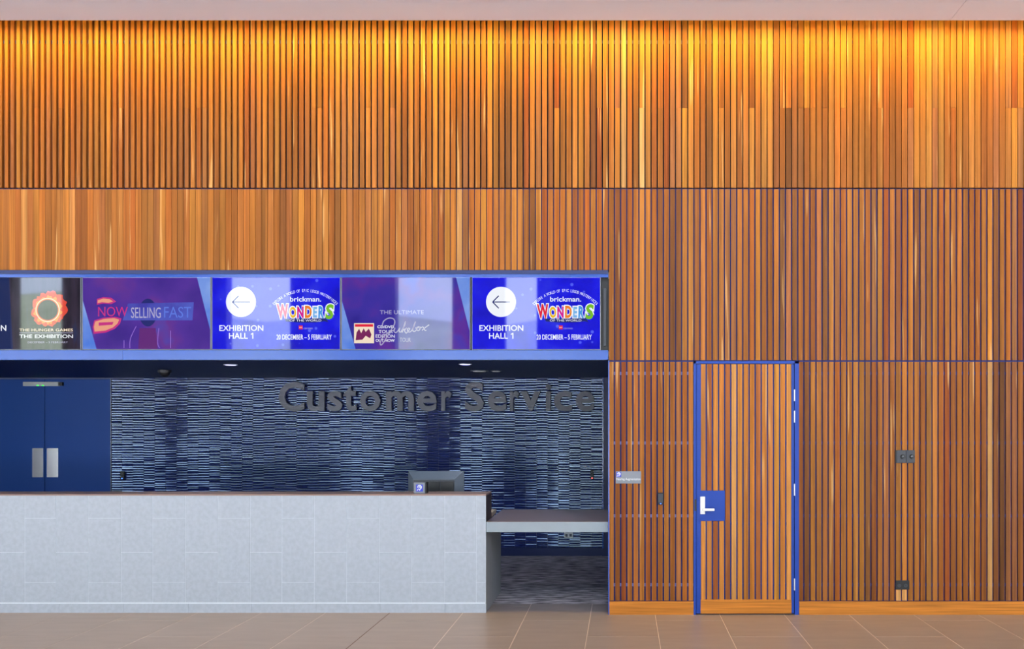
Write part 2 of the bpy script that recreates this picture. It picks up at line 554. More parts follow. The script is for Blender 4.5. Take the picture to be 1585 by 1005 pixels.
# ------------------------------------------------------------------ lobby shell behind the camera (lets the daylight in)
FY = -11.0
roof = box('ceiling_lobby', -18, 12, FY - 0.3, -2.2, 9.0, 9.2, M['lobby']); tag(roof, 'high pale lobby ceiling towards the glazed front', 'ceiling', kind='structure')
bulk = box('wall_bulkhead', -18, 12, -2.35, -2.2, CZ, 9.0, M['lobby']); tag(bulk, 'pale bulkhead wall above the low ceiling', 'wall', kind='structure')
for nm, xx in (('wall_lobby_left', -18.2), ('wall_lobby_right', 12.0)):
    ws = box(nm, xx, xx + 0.2, FY - 0.3, 0.15, 0, 9.2, M['lobby'])
    tag(ws, 'pale plaster side wall at the %s end of the lobby' % ('left' if xx < 0 else 'right'), 'wall', kind='structure')
fac = box('wall_front', -18, 12, FY - 0.3, FY, 0, 0.12, M['pier_or_blocker'])
tag(fac, 'tall glazed lobby front with dark piers and added dark panels facing the timber wall', 'wall', kind='structure')
for a, b, z0, z1 in ((-18, -17.6, 0.12, 9), (-13.9, -13.4, 0.12, 9), (-12.3, -8.7, 3.3, 7.0), (-7.3, -6.2, 3.3, 7.0), (-6.2, -5.0, 0.12, 9), (-3.75, -2.6, 3.3, 7.0), (-1.9, -0.5, 3.3, 7.0), (-0.5, 0.2, 0.12, 9),
                     (3.4, 4.1, 0.12, 9), (7.4, 8.1, 0.12, 9), (11.4, 12, 0.12, 9)):
    box('pier_or_blocker', a, b, FY - 0.3, FY, z0, z1, M['pier_or_blocker'], fac)  # panels raised off the floor are added to darken parts of the screen reflections
box('transom', -18, 12, FY - 0.2, FY - 0.1, 6.3, 6.42, M['pier_or_blocker'], fac)
ground = box('ground', -150, 150, -220, FY - 0.3, -0.2, -0.05, M['pave']); tag(ground, 'pale paving outside the glazed front', 'ground', kind='structure')
hv, hf = [], []
for i in range(41):
    xx = -120 + 6 * i
    h = 13.2 + 1.6 * math.sin(xx * 0.07) + 0.8 * math.sin(xx * 0.23 + 1)
    hv += [(xx, -70, -0.2), (xx, -74, h * 0.8), (xx, -80, h), (xx, -100, -0.2)]
for i in range(40):
    q = 4 * i
    for j in range(3): hf.append((q + j, q + 4 + j, q + 5 + j, q + 1 + j))
hill = mesh_obj('hills', hv, hf, M['hill'], smooth=True); tag(hill, 'low wooded hills beyond the glazed front', 'hills', kind='structure')

wc = box('wall_sky_block', -18, 12, 3.75, 3.9, 0, 6.05, M['lobby']); tag(wc, 'unseen wall added to block sky light behind the timber wall', 'wall', kind='structure')  # unseen wall, added so sky light does not leak in from behind
rc = boxes('ceiling_sky_block', [(-18, 12, 0.15, 3.9, 5.95, 6.05), (-18.2, -18, 0, 3.9, 0, 6.05), (12, 12.2, 0, 3.9, 0, 6.05)], M['lobby']); tag(rc, 'unseen slab and end walls added to block sky light behind the timber wall', 'ceiling', kind='structure')  # added lid and ends, out of view, shut the sky out of the void

# ------------------------------------------------------------------ staff area: soffit, back wall, doors
BY = 3.53
ZS = PZ(557)
sof = box('ceiling_soffit', -9.5, PX(941.4), 0.10, BY + 0.12, ZS, ZS + 0.05, M['soffit']); tag(sof, 'dark navy soffit over the service counter', 'ceiling', kind='structure')
wr = box('wall_return', PX(941.4), PX(943) + 0.12, 0.152, BY + 0.12, 0, ZS, M['framedark']); tag(wr, 'dark navy side wall closing the counter area at right', 'wall', kind='structure')
wlft = box('wall_staff', -9.7, -9.5, 0.0, BY + 0.12, 0, ZS, M['framedark']); tag(wlft, 'dark navy side wall at the left end of the counter area', 'wall', kind='structure')
XT0, XT1 = PX(172.5, BY), PX(932, BY)
wback = boxes('wall_back', [(XT0, XT1, BY, BY + 0.12, 0, ZS), (-9.5, PX(-33, BY), BY, BY + 0.12, 0, ZS), (PX(-33, BY), XT0, BY, BY + 0.12, PZ(587, BY), ZS)], M['tilegrout'])
tag(wback, 'back wall clad in slim glazed midnight blue tiles', 'wall', kind='structure')
bs = box('baseboard_back', XT0, PX(941, 0.2), BY - 0.03, BY, 0, PZ(848, BY), M['framedark']); tag(bs, 'dark blue skirting under the glazed tile wall', 'skirting', kind='structure')
tr = box('trim_2', XT1, PX(939, BY) + 0.15, BY - 0.05, BY + 0.12, 0, ZS, M['framedark']); tag(tr, 'dark blue corner post right of the glazed tile wall', 'trim', kind='structure')
tr3 = box('trim_3', XT1 + 0.001, XT1 + 0.02, BY - 0.055, BY - 0.05, PZ(848, BY), ZS, M['blue']); tag(tr3, 'slim blue bead along the right edge of the tile wall', 'trim', kind='structure')

# slim barrel-profile tiles
TW, TH = 16.93 * (D + BY) / F, 3.9 * (D + BY) / F
prof = []
NS = 6
for i in range(NS + 1):
    t = -1 + 2 * i / NS
    prof.append((t * 0.5, -0.006 - 0.0026 * (1 - t * t)))


def tile_geo(cx, cz, tilt, yaw, hh, depth_j):
    V, Fc = [], []
    hw = TW / 2 - 0.0014
    for s in (-1, 1):
        for (t, dy) in prof:
            zz = t * hh
            V.append((cx + s * hw, BY + dy + tilt * zz + yaw * s * hw + depth_j, cz + zz))
    n = NS + 1
    V += list(V)
    for s in (-1, 1):
        V += [(cx + s * hw, BY + 0.001, cz - hh / 2), (cx + s * hw, BY + 0.001, cz + hh / 2)]
    smooth = []
    for i in range(NS):
        Fc.append((i, n + i, n + i + 1, i + 1)); smooth.append(True)
    a, b, c, d = 4 * n, 4 * n + 1, 4 * n + 2, 4 * n + 3
    o2 = 2 * n
    Fc += [(o2, a, c, o2 + n), (o2 + n - 1, o2 + 2 * n - 1, d, b), tuple(range(o2, o2 + n)) + (b, a), tuple(range(o2 + 2 * n - 1, o2 + n - 1, -1)) + (c, d)]
    smooth += [False] * 4
    return V, Fc, smooth


def tile_mesh(name, V, Fc, sm):
    me = bpy.data.meshes.new(name); me.from_pydata(V, [], Fc); me.materials.append(M['glaze'])
    me.polygons.foreach_set('use_smooth', sm)
    return me


zb = PZ(848, BY); ncol = int(round((XT1 - XT0) / TW))
TW = (XT1 - XT0) / ncol
rest = [[], [], []]
single = 0
rnd = random.Random(3)
for c in range(ncol - 1, -1, -1):
    cx = XT0 + (c + 0.5) * TW
    z = zb + TH / 2 - (TH * rnd.choice((0.0, 0.5, 0.25)))
    colyaw = rnd.gauss(0, 0.004)
    while z < ZS - TH * 0.4:
        z += 0
        if z - TH / 2 > zb - 0.02:
            V, Fc, sm = tile_geo(cx, max(z, zb + TH / 2), rnd.gauss(0, 0.085), colyaw + rnd.gauss(0, 0.006), TH - 0.0026, rnd.uniform(-0.001, 0.001))
            if single < 300 and z > 0.9:
                o = bpy.data.objects.new('tile', tile_mesh('tile', V, Fc, sm)); link(o, wback); single += 1
            else:
                k = len(rest[0]); rest[0] += V; rest[1] += [tuple(q + k for q in t) for t in Fc]; rest[2] += sm
        z += TH
o = bpy.data.objects.new('tile_field', tile_mesh('tile_field', *rest)); link(o, wback); o['kind'] = 'stuff'

# double doors
dd = thing('door_1', (PX(70, BY), BY, 0), 'pair of deep blue double doors in the back wall', 'door', kind='structure')
DZ1 = PZ(587, BY)
for (a, b, pa, pb) in ((-32, 69.5, 51, 68), (70.5, 172, 73.5, 91)):
    leaf = box('leaf', PX(a, BY), PX(b, BY), BY - 0.01, BY + 0.04, 0.005, DZ1 - 0.003, M['doorblue'], dd, bevel=0.002)
    box('push_plate', PX(pa, BY), PX(pb, BY), BY - 0.014, BY - 0.01, PZ(739, BY), PZ(694, BY), M['steel'], leaf)
tr4 = box('trim_4', PX(172, BY), PX(173.2, BY), BY - 0.016, BY + 0.01, PZ(848, BY), DZ1, M['bezel']); tag(tr4, 'slim grey metal edge between double doors and tiles', 'trim', kind='structure')
ml = thing('door_sensor', (PX(68, BY), BY - 0.05, PZ(598, BY)), 'slim white door sensor bar above the blue double doors', 'sensor')
box('body', PX(40, BY), PX(94, BY), BY - 0.06, BY - 0.011, PZ(598, BY), PZ(591.5, BY), M['white'], ml, bevel=0.004)
box('end_cap', PX(94, BY), PX(99.5, BY), BY - 0.05, BY - 0.011, PZ(597.5, BY), PZ(592, BY), M['black'], ml)
gm = emit('green_led', (70, 255, 90), 2.0)
for xx in (63, 71):
    box('indicator_light', PX(xx - 1.4, BY), PX(xx + 1.4, BY), BY - 0.062, BY - 0.059, PZ(598, BY), PZ(596.4, BY), gm, ml)


def reader(name, x0, x1, y0, y1, Y, label, led, cat='card reader'):
    r = thing(name, (PX((x0 + x1) / 2, Y), Y, PZ(y1, Y)), label, cat)
    box('body', PX(x0, Y), PX(x1, Y), Y - 0.028, Y, PZ(y1, Y), PZ(y0, Y), M['black'], r, bevel=0.005)
    box('face', PX(x0 + 1, Y), PX(x1 - 1, Y), Y - 0.031, Y - 0.026, PZ(y1 - 3.5, Y), PZ(y0 + 2.0, Y), M['darkgrey'], r, bevel=0.001)
    m = emit(name + '_led', led, 2.2)
    xm = (x0 + x1) / 2
    box('indicator_light', PX(xm - 1.1, Y), PX(xm + 1.1, Y), Y - 0.0315, Y - 0.027, PZ(y1 - 1.0, Y), PZ(y1 - 2.6, Y), m, r)
    return r


reader('card_reader', 187.5, 194, 729.5, 742.5, BY - 0.012, 'small black card reader on the tiles beside the double doors', (70, 130, 255))
reader('card_reader', 914, 919, 728, 742, BY - 0.012, 'small black reader on the tiles near the right corner post', (255, 90, 90))
so = thing('wall_socket', (PX(880, BY), BY, PZ(832, BY)), 'white wall socket low on the blue tiles under the ledge', 'socket')
box('plate', PX(873.5, BY), PX(887, BY), BY - 0.026, BY - 0.011, PZ(832.5, BY), PZ(823, BY), M['white'], so, bevel=0.003)
for xx in (877, 883.5):
    box('outlet', PX(xx - 1.8, BY), PX(xx + 1.8, BY), BY - 0.028, BY - 0.025, PZ(830.5, BY), PZ(826.5, BY), M['midgrey'], so)

# soffit fittings
for (px, py, nm) in ((357, 564.5, 'round downlight glowing in the soffit near the double doors'), (720, 563.5, 'round downlight glowing in the soffit over the monitor'),):
    d = (EYE - ZS) * F / (VY - py) * -1
    Y = d - D
    X = PX(px, Y)
    dl = thing('downlight', (X, Y, ZS), nm, 'downlight', group='downlights in the soffit')
    cyl('trim_ring', (X, Y, ZS - 0.006), 0.065, 0.006, M['white'], dl, axis='z')
    cyl('lens', (X, Y, ZS - 0.008), 0.05, 0.003, emit('downlight_lens', (190, 190, 255), 3.0), dl, axis='z')
    sd = bpy.data.lights.new('spot', 'SPOT'); sd.energy = 40; sd.spot_size = 1.7; sd.spot_blend = 0.8; sd.color = (0.85, 0.88, 1.0); sd.shadow_soft_size = 0.05
    s_o = bpy.data.objects.new('lamp', sd); s_o.location = (X, Y, ZS - 0.012); link(s_o, dl)
for (px, py, lab) in ((742, 574, 'larger flush disc in the soffit left of the small one'), (768, 574, 'smaller flush disc in the soffit nearest the right corner')):  # two faint soffit specks, modelled as flush discs
    Y = (ZS - EYE) * F / (VY - py) - D; X = PX(px, Y)
    r = 0.10 if px < 750 else 0.06
    v_ = thing('soffit_disc', (X, Y, ZS), lab, 'fitting', group='flush discs in the soffit')
    cyl('ring', (X, Y, ZS - 0.008), r, 0.008, M['midgrey'], v_, axis='z')
    cyl('disc', (X, Y, ZS - 0.014), r * 0.7, 0.007, M['white'], v_, axis='z', r2=r * 0.75)
Y = (ZS - EYE) * F / (VY - 573) - D; X = PX(255, Y)
dm = thing('dome_camera', (X, Y, ZS), 'black dome camera hanging from the navy soffit', 'camera')
cyl('base', (X, Y, ZS - 0.03), 0.07, 0.03, M['darkgrey'], dm, axis='z')
V, Fc = [], []
for i in range(6):
    a = i / 5 * math.pi / 2
    for j in range(20):
        b = 2 * math.pi * j / 20
        V.append((X + 0.058 * math.cos(a) * math.cos(b), Y + 0.058 * math.cos(a) * math.sin(b), ZS - 0.03 - 0.05 * math.sin(a)))
for i in range(5):
    for j in range(20):
        Fc.append((i * 20 + j, i * 20 + (j + 1) % 20, i * 20 + 20 + (j + 1) % 20, i * 20 + 20 + j))
mesh_obj('dome', V, Fc, M['black'], dm, smooth=True)

# "Customer Service" letters standing off the tile wall
LY = BY - 0.07
sg = thing('customer_service_sign', (PX(675, LY), LY, PZ(636, LY)), 'dark grey raised lettering reading Customer Service on the blue tiles', 'sign')
CAP, XH, BASE = 592.0, 606.0, 636.5
for ch, a, b, top, bot in (('C', 431, 471, CAP - .8, BASE + .8), ('u', 475, 502, XH, BASE + .6), ('s', 506.5, 529.5, XH - .6, BASE + .6), ('t', 531.5, 552, 597.5, BASE + .4),
                           ('o', 557, 588.5, XH - .6, BASE + .6), ('m', 597.5, 640.5, XH - .6, BASE), ('e', 645.5, 676, XH - .6, BASE + .6), ('r', 683, 699, XH - .6, BASE),
                           ('S', 719.5, 749, CAP - .8, BASE + .8), ('e', 755, 784, XH - .6, BASE + .6), ('r', 789, 803.5, XH - .6, BASE), ('v', 806, 836.5, XH, BASE),
                           ('i', 844.5, 852.5, 594.5, BASE), ('c', 857, 885, XH - .6, BASE + .6), ('e', 891, 920, XH - .6, BASE + .6)):
    lettering('letter', ch, PX(a, LY), PX(b, LY), PZ(bot, LY), PZ(top, LY), LY, 0.035, M['letter'], sg, offset=0.024)

# ------------------------------------------------------------------ signage band
hs = thing('signage_frame', (PX(470), 0, PZ(557)), 'blue painted metal frame holding the row of screens', 'frame', kind='structure')  # signage frame that houses the screens
XR = PX(941.2); XL = -9.0
box('top_rail', XL, XR, -0.004, 0.14, PZ(424), PZ(418.4), M['framedark'], hs)
box('upper_trim', XL, XR, 0.012, 0.14, PZ(429), PZ(424), M['blue'], hs)
for a, b in ((XL, PX(190)), (PX(190.4), XR)):
    box('fascia', a, b, 0.0, 0.14, PZ(557), PZ(542.3), M['blue'], hs)
box('back_panel', XL, PX(943), 0.09, 0.14, PZ(542.3), PZ(429), M['black'], hs)
box('end_bracket', PX(934), PX(938), 0.05, 0.09, PZ(535), PZ(445), M['darkgrey'], hs)

E = {}
E['blue'] = emit_noise('screen_blue', [(0.3, (8, 6, 190)), (0.55, (14, 14, 225)), (0.75, (40, 50, 225))], 3.5, 1.0, dots=(110, 130, 250))
E['purple'] = emit_noise('screen_purple', [(0.28, (36, 26, 140)), (0.48, (60, 44, 168)), (0.6, (96, 44, 160)), (0.72, (48, 66, 200))], 2.4, 0.85)
E['violet'] = emit_noise('screen_violet', [(0.28, (62, 34, 142)), (0.5, (84, 46, 158)), (0.62, (104, 50, 148)), (0.74, (62, 76, 186))], 2.2, 0.9)
E['dark'] = emit_noise('screen_dark', [(0.35, (26, 20, 34)), (0.6, (54, 42, 62)), (0.75, (44, 52, 88))], 5.0, 0.8, stretch=(3, 1, 0.5))
E['navy'] = emit('screen_navy', (22, 40, 96), 0.8)
E['sky'] = emit_noise('screen_skyblue', [(0.3, (70, 120, 225)), (0.7, (140, 172, 238))], 3.0, 0.9)
E['white'] = emit('screen_white', (244, 248, 255), 0.95)
E['soft'] = emit('screen_softwhite', (205, 200, 235), 0.7)
E['ink'] = emit('screen_ink', (40, 50, 140), 0.6)
for nm, c in (('red', (226, 30, 62)), ('yellow', (240, 190, 30)), ('magenta', (214, 20, 150)), ('orange', (240, 132, 40)), ('lightblue', (120, 180, 235)), ('cyan', (70, 150, 225)), ('green', (120, 190, 40)),
              ('flame', (250, 150, 60)), ('flame2', (225, 70, 50)), ('pale_flame', (250, 215, 190)), ('peach', (235, 160, 130)), ('rose', (200, 50, 130)), ('plum', (120, 30, 90)), ('cream', (245, 225, 200)), ('violetline', (160, 120, 220)), ('paleblue', (110, 150, 235)), ('wine', (98, 36, 120)), ('cyan2', (92, 120, 220))):
    E[nm] = emit('ink_' + nm, c, 0.95)

SY = 0.03          # face of the displays


def rect(x0, x1, y0, y1):
    return [(PX(x0, SY), PZ(y1, SY)), (PX(x1, SY), PZ(y1, SY)), (PX(x1, SY), PZ(y0, SY)), (PX(x0, SY), PZ(y0, SY))]


def P2(pts):
    return [(PX(a, SY), PZ(b, SY)) for a, b in pts]


def lay(k):
    return SY - 0.0006 * k, SY - 0.0006 * (k - 1) - 0.00005


def screen(x0, x1, base, label):
    s = thing('display_screen', (PX((x0 + x1) / 2, SY), SY, PZ(541, SY)), label, 'screen', group='screens above the counter')
    box('casing', PX(x0 - .9, SY), PX(x1 + .9, SY), SY + 0.001, SY + 0.06, PZ(541.8, SY), PZ(428.6, SY), M['black'], s)
    fr = [(x0 - .9, x0 + .3, 428.6, 541.8), (x1 - .3, x1 + .9, 428.6, 541.8), (x0, x1, 428.6, 429.6), (x0, x1, 540.9, 541.8)]
    boxes('bezel', [(PX(a, SY), PX(b, SY), SY - 0.004, SY + 0.003, PZ(d, SY), PZ(c, SY)) for a, b, c, d in fr], M['bezel'], s)
    disp = poly('display', rect(x0 + .3, x1 - .3, 429.6, 540.9), SY, SY + 0.001, base, s)
    return s, disp


def shape(name, pts, k, mat, parent):
    a, b = lay(k)
    return poly(name, P2(pts), a, b, mat, parent)


def disc(name, cx, cy, rx, ry, k, mat, parent, n=40):
    return shape(name, [(cx + rx * math.cos(2 * math.pi * i / n), cy + ry * math.sin(2 * math.pi * i / n)) for i in range(n)], k, mat, parent)


def words(name, body, x0, x1, y0, y1, k, mat, parent, offset=0.0, shear=0.0):
    a, b = lay(k)
    return lettering(name, body, PX(x0, SY), PX(x1, SY), PZ(y1, SY), PZ(y0, SY), a, b - a, mat, parent, offset, shear)


def strokes(name, lst, w, k, mat, parent):
    a, b = lay(k)
    return ribbon(name, [P2(s) for s in lst], w * S, a, b - a, mat, parent)


def wonders(x0, label):
    s, d = screen(x0, x0 + 198, E['blue'], label)
    o = x0 - 731.0
    disc('arrow_disc', 775.5 + o, 467.5, 23.2, 23.4, 1, E['white'], d)
    strokes('arrow', [[(762.5 + o, 467.7), (789.5 + o, 467.7)], [(772 + o, 458), (762.5 + o, 467.7)], [(762.5 + o, 467.7), (772 + o, 477.4)]], 1.7, 2, E['ink'], d)
    words('lettering', 'EXHIBITION', 742 + o, 810 + o, 503.5, 512.5, 1, E['white'], d, 0.012)
    words('lettering', 'HALL', 757 + o, 786 + o, 515.5, 524.5, 1, E['white'], d, 0.012)
    shape('lettering', [(790.6 + o, 517.2), (793.4 + o, 515.5), (794.6 + o, 515.5), (794.6 + o, 524.5), (793.1 + o, 524.5), (793.1 + o, 517.4), (790.9 + o, 518.7)], 1, E['white'], d)
    a, b = lay(1)
    arc_text('lettering', 'EXPLORE A WORLD OF EPIC LEGO® MASTERPIECES', PX(875 + o, SY), PZ(452, SY) - 66 * S, 66 * S, -0.80, 0.80, 4.6 * S, a, b - a, E['white'], d)
    words('lettering', 'brickman.', 851.5 + o, 899.5 + o, 459.5, 467, 1, E['white'], d, 0.012)
    # WONDERS: every letter its own colour on a white outline
    rows = (('W', 830.5, 848.5, 471, 493.5, 'red', -0.12), ('O', 850.5, 861, 475, 492.5, 'yellow', -0.06), ('N', 862.5, 872.5, 474.5, 492.5, 'magenta', 0), ('D', 874.5, 885, 473.5, 492.5, 'orange', 0.02),
            ('E', 887, 893.5, 475, 492, 'lightblue', 0.04), ('R', 895, 904, 474, 493, 'cyan', 0.06), ('S', 906, 919, 471, 494.5, 'green', 0.1))
    for ch, a_, b_, t_, u_, c_, sh in rows:
        words('letter_outline', ch, a_ - 1.5 + o, b_ + 1.5 + o, t_ - 1.6, u_ + 1.6, 1, E['white'], d, 0.10, sh)
        words('letter', ch, a_ + o, b_ + o, t_, u_, 2, E[c_], d, 0.045, sh)
    shape('banner', [(843 + o, 493.5), (907 + o, 493), (911 + o, 499), (905 + o, 497.5), (890 + o, 499.3), (868 + o, 499.6), (845 + o, 497.8)], 3, E['ink'], d)
    words('lettering', 'OF THE WORLD', 851 + o, 900 + o, 494.6, 497.9, 4, E['white'], d)
    shape('logo_square', [(865 + o, 504), (871 + o, 504), (871 + o, 510), (865 + o, 510)], 1, E['red'], d)
    words('lettering', 'LEGO', 865.7 + o, 870.3 + o, 506, 508, 2, E['white'], d)
    words('lettering', 'CERTIFIED', 872.3 + o, 886.5 + o, 507.6, 509.6, 1, E['soft'], d)
    words('lettering', '20 DECEMBER – 5 FEBRUARY', 830.5 + o, 916 + o, 518, 526, 1, E['white'], d, 0.012)


def wedges(x0, parent):
    shape('light_wedge', [(x0 + 0.4, 466), (x0 + 21.5, 540.8), (x0 + 0.4, 540.8)], 1, E['sky'], parent)
    shape('light_wedge', [(x0 + 177, 429.7), (x0 + 197.6, 429.7), (x0 + 197.6, 512)], 1, E['sky'], parent)


# screen 1 (partly out of the frame)
s, d = screen(-73, 125, E['dark'], 'dark exhibition screen with a fiery ring, leftmost of the row')
shape('blue_side', [(-72.6, 429.7), (14, 429.7), (20, 540.8), (-72.6, 540.8)], 1, E['navy'], d)
words('lettering', 'EXHIBITION', -58, 9.8, 503.5, 512.5, 2, E['white'], d, 0.012)
ring = []
n = 48
for k_, (r1, r2, c_, ly) in enumerate(((24, 15.5, 'flame2', 1), (20.5, 16.5, 'flame', 2), (18.7, 17.2, 'pale_flame', 3))):
    out = []
    rr = random.Random(k_)
    for i in range(n):
        a = 2 * math.pi * i / n
        out.append((a, r1 + (rr.uniform(-2, 3.5) if k_ < 2 else 0) + (6 * max(0, math.cos(a + 0.7)) if k_ == 0 else 0)))
    V, Fc = [], []
    a0, b0 = lay(ly)
    for a, r in out:
        V += [(PX(74 + r * math.cos(a), SY), a0, PZ(480 + r * math.sin(a), SY)), (PX(74 + r2 * math.cos(a), SY), a0, PZ(480 + r2 * math.sin(a), SY))]
    for i in range(n):
        j = (i + 1) % n
        Fc.append((2 * i, 2 * i + 1, 2 * j + 1, 2 * j))
    raw_mesh('fire_ring', V, Fc, E[c_], d)
words('lettering', 'THE HUNGER GAMES', 30, 113, 508.8, 513.2, 2, E['cream'], d, 0.01)
shape('rule_line', [(30, 515.1), (113, 515.1), (113, 515.8), (30, 515.8)], 1, E['soft'], d)
words('lettering', 'THE EXHIBITION', 30, 113, 518, 523.6, 1, E['white'], d, 0.015)
words('lettering', 'DECEMBER – 5 FEBRUARY', 43, 105, 528.6, 531.4, 1, E['soft'], d)
# screen 2
s, d = screen(128, 326, E['violet'], 'violet screen reading SELLING beside orange glowing lips, second from the left')
wedges(128, d)
shape('glow_lips', [(150, 463), (160, 460), (172, 461), (180, 467), (172, 471), (160, 470), (150, 472)], 1, E['rose'], d)
shape('glow_lips', [(151.5, 465), (160, 462.3), (170, 463.4), (175, 467), (168, 469), (158, 468), (151, 469.5)], 2, E['peach'], d)
shape('glow_lips', [(146, 496), (160, 492), (178, 490.5), (188, 493), (186, 501), (178, 509), (164, 515), (145, 517), (143.5, 506)], 1, E['rose'], d)
shape('glow_lips', [(147.5, 498), (161, 494), (177, 492.5), (184.5, 495), (182, 501), (175, 507), (163, 512), (146.5, 513.5), (145.5, 506)], 2, E['peach'], d)
shape('lip_gap', [(153, 499.5), (176, 498.5), (174, 503), (153, 504.5)], 3, E['rose'], d)
disc('blue_disc', 229, 484, 14, 21.5, 1, E['ink'], d)
shape('blue_bar', [(198, 470), (300, 468), (298, 496), (190, 496)], 2, emit_noise('bar_blue', [(0.3, (66, 62, 172)), (0.7, (84, 100, 205))], 5, 0.9), d)
words('lettering', 'SELLING', 203, 249, 476, 492.5, 3, E['soft'], d)
words('lettering', 'NOW', 152, 198, 475, 490, 3, E['rose'], d)
words('lettering', 'FAST', 254, 296, 475, 492, 3, E['cyan2'], d)
for q_ in ([(211, 505), (202, 524), (201, 539)], [(246, 508), (244, 530), (247, 539)], [(264, 512), (264, 539)], [(192, 527), (192, 539)]):
    strokes('light_line', [q_], 0.8, 2, E['violetline'], d)
shape('wine_band', [(216, 508), (241, 508), (244, 540.5), (214, 540.5)], 1, E['wine'], d)
# screen 3 and 5
wonders(328.5, 'blue exhibition screen with white arrow disc, the one left of the Jukebox screen')
wonders(731, 'blue exhibition screen with white arrow disc at the right end of the row')
# screen 4
s, d = screen(529, 727.5, E['purple'], 'purple concert screen with script lettering and a small album cover')
wedges(529, d)
words('lettering', 'THE ULTIMATE', 588, 656, 480.5, 486.5, 2, E['soft'], d)
cv = shape('album_cover', [(548, 500.5), (579, 500.5), (579, 531.5), (548, 531.5)], 1, E['cream'], d)
shape('cover_print', [(549.5, 502), (577.5, 502), (577.5, 506), (549.5, 506)], 2, E['red'], cv)
shape('cover_print', [(550.5, 527), (552, 515), (556, 509), (559, 516), (563, 508.5), (566, 514), (571, 509), (575, 518), (573, 524), (566, 520), (561, 526)], 2, E['plum'], cv)
for t_, x0_, x1_, y0_, y1_ in (('CD/DVD', 584, 610, 504, 508.2), ('TOUR', 586, 608, 511, 516), ('EDITION', 581.5, 611, 518, 523), ('OUT NOW', 581.5, 611, 525, 529.5)):
    words('lettering', t_, x0_, x1_, y0_, y1_, 2, E['white'], d, 0.015 if t_[0] in 'CO' and t_ != 'EDITION' else 0.0)
words('lettering', 'TOUR', 619, 636, 523, 529.5, 2, E['soft'], d)


def cr(pts):
    return [(525 + a / 7.548, 420 + b / 7.548) for a, b in pts]


strokes('script_lettering', [cr(q) for q in (
    [(500, 650), (520, 585), (580, 548), (638, 560), (648, 612), (600, 700), (545, 790), (508, 848), (484, 862), (482, 822), (520, 762), (580, 715), (640, 690)],
    [(640, 690), (652, 662), (642, 702), (662, 718), (692, 690), (708, 662), (702, 705), (722, 712)],
    [(722, 712), (762, 640), (776, 588), (758, 640), (736, 718)], [(742, 694), (792, 664), (765, 694), (785, 728)],
    [(785, 725), (812, 694), (826, 672), (806, 668), (798, 700), (824, 712), (852, 690)],
    [(852, 690), (882, 622), (892, 588), (872, 640), (860, 692), (882, 704), (905, 680), (892, 658)],
    [(905, 664), (930, 648), (946, 664), (936, 690), (912, 690), (910, 666), (940, 655), (968, 660)],
    [(968, 648), (988, 660), (1002, 690), (1020, 690)], [(968, 692), (1012, 655), (1052, 625)])], 1.5, 3, E['soft'], d)

# ------------------------------------------------------------------ counter
CY = 0.08
XC1 = PX(752, CY); ZC = PZ(766, CY); ZP = PZ(933.5, CY); XC0 = -8.4
ZL = PZ(808, CY)
ct = thing('service_counter', (-4.5, CY, 0), 'long reception counter faced with pale grey stone slabs', 'counter')
box('core', XC0, XC1 - 0.004, CY + 0.0025, CY + 0.33, 0.0, ZC - 0.012, M['stonegrout'], ct)

bnd = [38, 86.5, 136.5, 187, 236, 287, 337, 387, 436, 486, 536.5, 587, 637, 688, 737, 752]
b_l = [38 - 50 * k for k in range(9, 0, -1)]
bnd = b_l + bnd
i0 = bnd.index(38)
for i in range(len(bnd) - 1):
    a, b = bnd[i], bnd[i + 1]
    ys = [766, 802.5, 902, 933] if (i - i0) % 2 == 0 else [766, 855.5, 933]
    for y0, y1 in zip(ys, ys[1:]):
        t = box('stone_slab', PX(a, CY) + 0.0022, PX(b, CY) - (0.0022 if i < len(bnd) - 2 else 0.0), CY + random.uniform(-0.0006, 0.0006), CY + 0.014,
                PZ(y1, CY) + 0.0018, PZ(y0, CY) - (0.0018 if y0 != 766 else 0), M['stone'], ct)
pl = [-8.4 / S + VX - 0, ] + [92 - 100 * k for k in range(5, -1, -1)] + [192, 292, 390, 490, 589, 689, 752.6]
pl[0] = -480
for a, b in zip(pl, pl[1:]):
    box('plinth_slab', PX(a, CY) + 0.001, PX(b, CY) - 0.001, CY - 0.003, CY + 0.014, 0.0, PZ(935, CY), M['stone'], ct)
box('counter_cap', XC0, XC1 + 0.002, CY - 0.002, CY + 0.335, ZC - 0.010, ZC + 0.003, M['capwood'], ct, bevel=0.001)
box('hob_end', XC1 - 0.006, XC1 + 0.003, CY + 0.006, CY + 0.335, ZL, ZC - 0.010, M['hobside'], ct)
box('end_panel', XC1 - 0.006, XC1 + 0.002, CY + 0.004, CY + 0.334, 0.0, PZ(825, CY), M['stonedark'], ct)
dk = thing('staff_desk', (-4.5, 0.8, 0), 'pale topped staff desk behind the stone counter front', 'desk')
box('base_cabinet', XC0, XC1 + 0.002, CY + 0.336, CY + 1.0, 0.0, ZL - 0.104, M['stonedark'], dk)
box('worktop', XC0, PX(769, 1.25), CY + 0.337, CY + 1.13, ZL - 0.04, ZL + 0.001, M['pale'], dk)
box('apron', XC0, PX(769, 1.25), CY + 0.36, CY + 1.0, ZL - 0.104, ZL - 0.04, M['stonedark'], dk)
lg = thing('counter_ledge', (PX(848, CY), CY, ZL - 0.1), 'lower accessible ledge joining the stone counter to the timber wall', 'ledge')
ZL0 = PZ(824, CY)
box('ledge_top', XC1 + 0.004, PX(941, CY), CY + 0.002, CY + 1.13, ZL - 0.012, ZL, M['ledgetop'], lg, bevel=0.001)
